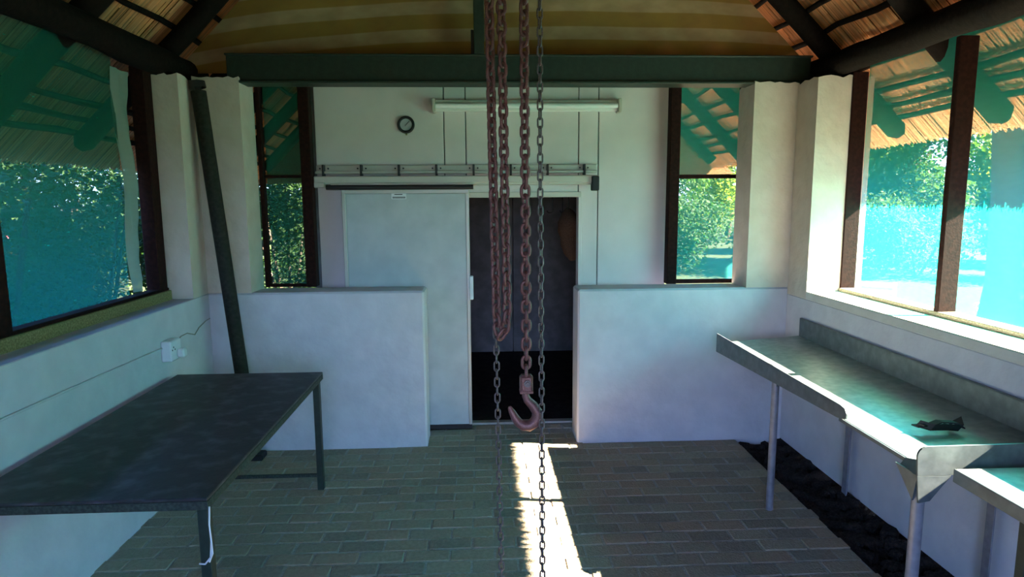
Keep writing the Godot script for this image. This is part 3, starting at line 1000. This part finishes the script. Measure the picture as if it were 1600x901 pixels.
	for q in [[-3.9, -1.5, "shrub outside the left window beside the camera"], [-4.0, 0.3, "shrub outside the left wall behind the camera"]]:
		shrub(Vector3(q[0], -0.2, q[1]), 2.4, 0.9, 2, q[2], 6000, 0.075)
	var fb := shrub(Vector3(-5.9, -0.2, -6.9), 1.9, 0.9, 2, "shrub with pink-red blossom showing through the left net", 3000, 0.08)
	var blobs := []
	for k in 7: blobs.append([Vector3(-0.9 + 0.3 * k, 1.35 + 0.12 * sin(k * 2.0), 0.5 - 0.25 * k), 0.2])
	obj("blossom", foliage(blobs, 260, 0.12), M.petal, fb).set_meta("kind", "stuff")

func build_left_table() -> void:
	# a dark steel-edged table against the left wall
	var h := 0.69
	var t := thing("work_table", Vector3(-1.3, 0, -2.8), "low dark steel work table against the left wall", "table")
	var s := stool()
	bar(s, -1.71, -0.905, h - 0.012, h, -3.6, -2.04, 0.003)
	part("top_plate", t, s, M.table_top)
	for e in [[-1.71, -0.905, -3.6, -3.57], [-1.71, -0.905, -2.07, -2.04], [-1.71, -1.68, -3.57, -2.07], [-0.935, -0.905, -3.57, -2.07]]:
		s = stool()
		bar(s, e[0], e[1], h - 0.042, h - 0.0125, e[2], e[3], 0.002)
		part("edge_rail", t, s, M.table_steel)
	for e in [[-0.94, -3.585], [-0.925, -2.06], [-1.69, -3.585], [-1.69, -2.06]]:
		s = stool()
		bar(s, e[0] - 0.018, e[0] + 0.018, 0.0, h - 0.042, e[1] - 0.018, e[1] + 0.018, 0.003)
		part("leg", t, s, M.green_steel)
	s = stool()
	bar(s, -1.675, -0.957, 0.075, 0.093, -3.594, -3.576, 0.002)
	part("stretcher", t, s, M.table_steel)
	# a cord caught on the front corner
	s = stool()
	tube(s, [Vector3(-0.9, 0.66, -2.04), Vector3(-0.902, 0.6, -2.035), Vector3(-0.9, 0.54, -2.036), Vector3(-0.906, 0.485, -2.036), Vector3(-0.925, 0.462, -2.036), Vector3(-0.945, 0.463, -2.038)], 0.003, 6)
	tube(s, [Vector3(-0.9, 0.54, -2.036), Vector3(-0.897, 0.5, -2.033), Vector3(-0.91, 0.47, -2.034)], 0.003, 6)
	tag(obj("cord", s, M.white_plastic), "thin pale cord dangling down the front table leg", "cord")
	# the long pipe leaning in the corner
	var p := thing("leaning_pipe", Vector3(-1.49, 0, -4.09), "long dark olive pipe leaning in the left back corner", "pipe")
	s = stool()
	var a := Vector3(-1.488, 0.02, -4.075)
	var b := Vector3(-1.705, 2.31, -4.135)
	tube(s, [a, b], [0.042, 0.044], 16)
	part("shaft", p, s, M.pipe_paint)
	s = stool()
	tube(s, [b - Vector3(0.002, -0.02, 0), b + Vector3(-0.004, 0.02, 0), b + Vector3(-0.007, 0.06, 0)], [0.05, 0.05, 0.046], 16)
	part("socket", p, s, M.dark_metal)
	s = stool()
	bx(s, Vector3(-1.48, 0.02, -4.06), Vector3(0.13, 0.04, 0.1), 0.008)
	part("foot", p, s, M.black_rubber)

func plate_y(x: float) -> float:
	return lerpf(0.735, 0.772, (x - 1.5) / 0.53)

func build_benches() -> void:
	var b := thing("steel_bench", Vector3(1.75, 0, -3.0), "long galvanised steel bench with upturned lip along the right wall", "bench")
	# the sloping plate
	var s := stool()
	prism(s, [Vector3(1.5, plate_y(1.5), -3.97), Vector3(2.03, plate_y(2.03), -3.97), Vector3(2.03, plate_y(2.03) - 0.006, -3.97), Vector3(1.5, plate_y(1.5) - 0.006, -3.97)], Vector3(0, 0, 1.95))
	part("plate", b, s, M.bench_plate)
	# front lip with its cut-out
	s = stool()
	var lip := [Vector3(1.493, 0.676, -3.975), Vector3(1.493, 0.795, -3.975), Vector3(1.493, 0.789, -2.545), Vector3(1.493, 0.783, -2.51), Vector3(1.493, 0.765, -2.495), Vector3(1.493, 0.742, -2.497), Vector3(1.493, 0.734, -2.53), Vector3(1.493, 0.728, -2.56)]
	prism(s, lip, Vector3(0.006, 0, 0))
	part("front_lip", b, s, M.bench_steel)
	s = stool()
	prism(s, [Vector3(1.494, 0.718, -2.55), Vector3(1.494, 0.733, -2.55), Vector3(1.494, 0.733, -2.12), Vector3(1.494, 0.718, -2.12)], Vector3(0.006, 0, 0))
	part("front_edge", b, s, M.bench_steel)
	s = stool()
	bar(s, 2.026, 2.036, 0.76, 0.886, -3.97, -2.0, 0.002)
	bar(s, 2.026, 2.043, 0.88, 0.888, -3.97, -2.0, 0.002)
	part("splashback", b, s, M.bench_steel)
	# end plate, rounded at the front
	s = stool()
	var ep := []
	ep.append(Vector3(2.03, 0.72, -2.015)); ep.append(Vector3(1.463, 0.715, -2.015)); ep.append(Vector3(1.458, 0.78, -2.015))
	for k in 6:
		var a := PI - PI / 2 * k / 5.0
		ep.append(Vector3(1.492 + 0.034 * cos(a), 0.784 + 0.034 * sin(a), -2.015))
	ep.append(Vector3(2.03, 0.822, -2.015))
	prism(s, ep, Vector3(0, 0, 0.008))
	part("end_plate", b, s, M.bench_steel)
	# curled corner of the front edge
	s = stool()
	prism(s, [Vector3(1.47, 0.70, -2.12), Vector3(1.494, 0.734, -2.12), Vector3(1.494, 0.75, -2.06), Vector3(1.485, 0.77, -2.016), Vector3(1.464, 0.715, -2.016)], Vector3(0.006, 0, 0))
	part("corner_piece", b, s, M.bench_steel)
	# gusset
	s = stool()
	prism(s, [Vector3(1.462, 0.714, -2.006), Vector3(1.58, 0.714, -2.006), Vector3(1.512, 0.625, -2.006), Vector3(1.472, 0.618, -2.006)], Vector3(0, 0, -0.006))
	prism(s, [Vector3(1.466, 0.714, -2.012), Vector3(1.466, 0.618, -2.03), Vector3(1.466, 0.714, -2.13)], Vector3(0.006, 0, 0))
	part("gusset", b, s, M.bench_steel)
	for e in [[1.52, -3.19, 0.734, 0.019], [1.495, -2.04, 0.66, 0.021]]:
		s = stool()
		tube(s, [Vector3(e[0], 0.0, e[1]), Vector3(e[0], e[2], e[1])], e[3], 14)
		part("leg", b, s, M.leg_steel)
	s = stool()
	prism(s, [Vector3(1.515, 0.733, -3.24), Vector3(1.515, 0.733, -3.14), Vector3(1.515, 0.66, -3.185)], Vector3(0.01, 0, 0))
	part("gusset", b, s, M.bench_steel)
	s = stool()
	bar(s, 2.005, 2.012, 0.0, 0.765, -3.345, -3.305, 0.001)
	bar(s, 2.005, 2.04, 0.0, 0.765, -3.351, -3.345, 0.001)
	part("rear_leg", b, s, M.leg_steel)
	s = stool()
	bar(s, 2.005, 2.012, 0.0, 0.765, -2.345, -2.305, 0.001)
	part("rear_leg", b, s, M.leg_steel)

	# second, nearer table at the right edge
	var t := thing("steel_table", Vector3(1.8, 0, -1.5), "bright-topped steel table cut off by the right edge of the picture", "table")
	s = stool()
	bar(s, 1.56, 2.04, 0.748, 0.756, -1.965, -0.9, 0.002)
	part("plate", t, s, M.bench_plate)
	s = stool()
	bar(s, 1.553, 1.56, 0.712, 0.757, -1.965, -0.9, 0.002)
	part("front_edge", t, s, M.bench_steel)
	s = stool()
	bar(s, 1.56, 2.04, 0.715, 0.748, -1.965, -1.957, 0.001)
	part("end_edge", t, s, M.bench_steel)
	for z in [-1.7, -0.95]:
		for x in [1.59, 2.0]:
			s = stool()
			bar(s, x - 0.018, x + 0.018, 0.0, 0.748, z - 0.018, z + 0.018, 0.003)
			part("leg", t, s, M.green_steel)

	# black strap left on the bench
	s = stool()
	var y := 0.768
	var c := Vector3(1.745, y, -2.3)
	ribbon(s, [c + Vector3(-0.075, 0.002, -0.03), c + Vector3(-0.035, 0.012, -0.012), c + Vector3(0.0, 0.005, 0.0), c + Vector3(0.03, 0.016, 0.006), c + Vector3(0.065, 0.006, -0.004)], Vector3(0.004, 0, 0.015), Vector3(0, 0.0025, 0))
	ribbon(s, [c + Vector3(-0.066, 0.014, -0.01), c + Vector3(-0.03, 0.006, -0.02), c + Vector3(0.01, 0.024, -0.015), c + Vector3(0.05, 0.03, 0.015), c + Vector3(0.072, 0.012, 0.022)], Vector3(0.004, 0, 0.014), Vector3(0, 0.0025, 0))
	ribbon(s, [c + Vector3(0.06, 0.006, -0.03), c + Vector3(0.078, 0.034, -0.005), c + Vector3(0.068, 0.01, 0.025), c + Vector3(0.03, 0.012, 0.02), c + Vector3(-0.03, 0.008, 0.008), c + Vector3(-0.07, 0.016, -0.022)], Vector3(0.006, 0.012, 0.004), Vector3(0, 0.0025, 0.002))
	tag(obj("strap", s, M.black_rubber), "crumpled black strap lying on the long steel bench", "strap")

func link_mesh(wire: float, inner: float, outer_w: float) -> ArrayMesh:
	# one oval link lying in its own xy plane, long axis y
	var s := stool()
	var r := wire / 2
	var rad := outer_w / 2 - r
	var half := inner / 2 + r - rad
	var pts := []
	for k in 8:
		var a := PI * k / 7.0
		pts.append(Vector3(rad * cos(a), half + rad * sin(a), 0))
	for k in 8:
		var a := PI + PI * k / 7.0
		pts.append(Vector3(rad * cos(a), -half + rad * sin(a), 0))
	tube(s, pts, r, 8, true)
	s.generate_normals()
	return s.commit()

func chain(parent: Node3D, pts: Array, mesh: Mesh, pitch: float, m: Material, roll0: float, roll_drift: float) -> void:
	# links along a polyline, each turned a quarter from the one before
	var cv := Curve3D.new()
	for p in pts: cv.add_point(p)
	var length := cv.get_baked_length()
	var n := int(length / pitch)
	var org := parent.position
	for k in n + 1:
		var d := k * pitch
		var p := cv.sample_baked(d)
		var t := (cv.sample_baked(minf(d + 0.006, length)) - cv.sample_baked(maxf(d - 0.006, 0.0))).normalized()
		var ref := Vector3.BACK if absf(t.z) < 0.8 else Vector3.RIGHT
		var x := t.cross(ref).normalized()
		var bs := Basis(x, t, x.cross(t))
		var a := roll0 + roll_drift * d + (PI / 2 if k % 2 else 0.0) + rng.randf_range(-0.12, 0.12)
		var o := MeshInstance3D.new()
		o.mesh = mesh
		o.material_override = m
		o.name = "link"
		o.transform = Transform3D(bs * Basis(Vector3.UP, a), p - org)
		parent.add_child(o, true)

func build_hoist() -> void:
	var z := -1.7
	# what it all hangs from, above the frame
	var rb := thing("runway_beam", Vector3(0.09, 3.0, -2), "green steel runway beam under the ridge carrying the hoist", "beam")
	var s := stool()
	bar(s, 0.05, 0.13, 3.0, 3.012, -4.3, 0.88, 0.002)
	bar(s, 0.05, 0.13, 3.128, 3.14, -4.3, 0.88, 0.002)
	bar(s, 0.086, 0.094, 3.01, 3.13, -4.3, 0.88)
	part("joist", rb, s, M.green_steel)
	var ho := thing("chain_hoist", Vector3(0.09, 2.6, z), "hand chain hoist hanging from the runway beam above the chains", "hoist")
	s = stool()
	tube(s, [Vector3(0.09, 2.68, z - 0.08), Vector3(0.09, 2.68, z + 0.08)], 0.11, 20)
	part("housing", ho, s, M.dark_metal)
	s = stool()
	tube(s, [Vector3(0.095, 2.66, z + 0.085), Vector3(0.095, 2.66, z + 0.105)], 0.075, 20)
	part("hand_wheel", ho, s, M.dark_metal)
	s = stool()
	tube(s, [Vector3(0.09, 2.78, z), Vector3(0.09, 3.0, z)], 0.016, 8)
	part("top_hook", ho, s, M.lifting_chain)

	var big := link_mesh(0.0092, 0.025, 0.0302)
	var small := link_mesh(0.005, 0.0218, 0.0178)
	# slack loop of load chain
	var lo := thing("lifting_chain", Vector3(0.04, 1.28, z), "rusty slack loop of heavy load chain, left of the hook chain", "chain")
	chain(lo, [Vector3(0.024, 2.6, z), Vector3(0.027, 2.1, z), Vector3(0.031, 1.8, z), Vector3(0.036, 1.5, z), Vector3(0.038, 1.34, z), Vector3(0.041, 1.303, z), Vector3(0.051, 1.287, z), Vector3(0.0615, 1.305, z), Vector3(0.0665, 1.345, z + 0.002), Vector3(0.066, 1.42, z), Vector3(0.063, 1.6, z), Vector3(0.06, 1.9, z), Vector3(0.056, 2.2, z), Vector3(0.06, 2.6, z)], big, 0.0254, M.lifting_chain, 0.75, 0.1)
	# the chain that carries the hook
	var hc := thing("hook_chain", Vector3(0.116, 1.02, z), "rusty load chain ending in the lifting hook", "chain")
	chain(hc, [Vector3(0.117, 1.187, z), Vector3(0.1165, 1.6, z), Vector3(0.1145, 2.0, z), Vector3(0.113, 2.6, z)], big, 0.0254, M.lifting_chain, 1.57, 0.75)
	s = stool()
	bx(s, Vector3(0.117, 1.154, z), Vector3(0.036, 0.05, 0.03), 0.006)
	var bl := part("swivel_block", hc, s, M.lifting_chain)
	s = stool()
	tube(s, [Vector3(0.119, 1.158, z + 0.014), Vector3(0.119, 1.158, z + 0.02)], 0.0095, 14)
	tube(s, [Vector3(0.119, 1.158, z + 0.018), Vector3(0.119, 1.158, z + 0.023)], 0.0055, 12)
	var bo := obj("bolt", s, M.hand_chain, bl)
	s = stool()
	bar(s, 0.0985, 0.1355, 1.1285, 1.137, z - 0.016, z + 0.016, 0.002)
	obj("collar", s, M.lifting_chain, bl)
	s = stool()
	var H := [[822, 610, 0.0085], [821, 618, 0.0095], [824, 625, 0.0105], [832, 633, 0.0125], [838, 642, 0.0135], [838.5, 651, 0.0145], [834, 659, 0.015], [826, 663.5, 0.0145], [817, 663, 0.0135], [810, 658, 0.012], [804.5, 650, 0.0105], [800.5, 642, 0.0085], [797.5, 636, 0.006], [797, 633.5, 0.0035]]
	var pts := []
	var rr := []
	for q in H:
		pts.append(Vector3(0.117 + (q[0] - 822) * 0.00182, 1.131 - (q[1] - 612) * 0.00188, z))
		rr.append(q[2] * 1.08)
	tube(s, pts, rr, 14)
	part("hook", hc, s, M.lifting_chain)
	# the endless hand chain
	var ha := thing("hand_chain", Vector3(0.1, 0.35, z), "thin steel hand chain hanging in two strands to below the picture", "chain")
	chain(ha, [Vector3(0.022, 2.6, z - 0.028), Vector3(0.03, 1.8, z - 0.026), Vector3(0.0365, 1.25, z - 0.008), Vector3(0.0455, 0.6, z), Vector3(0.06, 0.42, z), Vector3(0.1, 0.36, z), Vector3(0.145, 0.42, z), Vector3(0.1605, 0.6, z + 0.01), Vector3(0.158, 1.1, z + 0.012), Vector3(0.155, 1.5, z + 0.012), Vector3(0.153, 2.1, z + 0.012), Vector3(0.152, 2.6, z + 0.02)], small, 0.0222, M.hand_chain, 1.4, 0.12)

func build_small_things() -> void:
	# fluorescent batten, off
	var l := thing("tube_lamp", Vector3(0.32, 2.28, ZC), "white fluorescent tube batten, switched off, high on the cold-room front", "lamp")
	var s := stool()
	bar(s, -0.31, 0.96, 2.25, 2.325, ZC, ZC + 0.04, 0.006)
	part("batten", l, s, M.white_enamel)
	s = stool()
	tube(s, [Vector3(-0.3, 2.282, ZC + 0.066), Vector3(0.95, 2.284, ZC + 0.066)], 0.019, 16)
	part("tube", l, s, M.tube_glass)
	for x in [-0.312, 0.962]:
		s = stool()
		bar(s, x - 0.011, x + 0.011, 2.238, 2.33, ZC, ZC + 0.09, 0.004)
		part("end_cap", l, s, M.rail_paint)
	# dial thermometer
	var d := thing("dial_thermometer", Vector3(-0.508, 2.162, ZC), "round black-rimmed dial thermometer left of the lamp", "thermometer")
	s = stool()
	var ring := []
	for k in 28: ring.append(Vector3(-0.508 + 0.05 * cos(TAU * k / 28.0), 2.162 + 0.05 * sin(TAU * k / 28.0), ZC + 0.016))
	tube(s, ring, 0.0095, 8, true)
	part("rim", d, s, M.black_rubber)
	s = stool()
	tube(s, [Vector3(-0.508, 2.162, ZC), Vector3(-0.508, 2.162, ZC + 0.012)], 0.048, 28)
	part("face", d, s, M.dial_face)
	s = stool()
	bx(s, Vector3(-0.5, 2.17, ZC + 0.015), Vector3(0.045, 0.003, 0.002), 0.0, Basis(Vector3.BACK, 0.8))
	part("needle", d, s, M.black_rubber)
	s = stool()
	bar(s, -0.514, -0.502, 2.092, 2.104, ZC, ZC + 0.015, 0.002)
	part("stem", d, s, M.sill_wood)
	# wall socket with its plug and leads
	var k := thing("wall_socket", Vector3(XL, 0.83, -3.6), "white surface-mounted socket box with plug on the left wall", "socket")
	part("body", k, box(Vector3(XL + 0.028, 0.832, -3.6), Vector3(0.056, 0.115, 0.12), 0.006), M.white_plastic)
	part("plug", k, box(Vector3(XL + 0.075, 0.81, -3.625), Vector3(0.04, 0.05, 0.045), 0.008), M.white_plastic)
	s = stool()
	for e in [[0.852, -3.57], [0.838, -3.585], [0.838, -3.555]]:
		bar(s, XL + 0.055, XL + 0.0575, e[0] - 0.004, e[0] + 0.004, e[1] - 0.003, e[1] + 0.003)
	part("socket_hole", k, s, M.black_rubber)
	s = stool()
	tube(s, [Vector3(XL + 0.006, 0.852, -3.54), Vector3(XL + 0.006, 0.86, -3.0), Vector3(XL + 0.006, 0.866, -2.4), Vector3(XL + 0.006, 0.87, -1.2)], 0.006, 6)
	tag(obj("conduit", s, M.dado), "thin painted-over conduit running along the left wall to the socket", "conduit")
	s = stool()
	tube(s, [Vector3(XL + 0.004, 0.835, -3.66), Vector3(XL + 0.004, 0.87, -3.78), Vector3(XL + 0.004, 0.872, -3.86), Vector3(XL + 0.004, 0.842, -3.96), Vector3(XL + 0.004, 0.872, -4.02), Vector3(XL + 0.004, 0.895, -4.12), Vector3(XL + 0.004, 0.9, -4.19)], 0.0032, 6)
	tag(obj("cable", s, M.mortar), "loose zigzag cable from the socket to the corner", "cable")
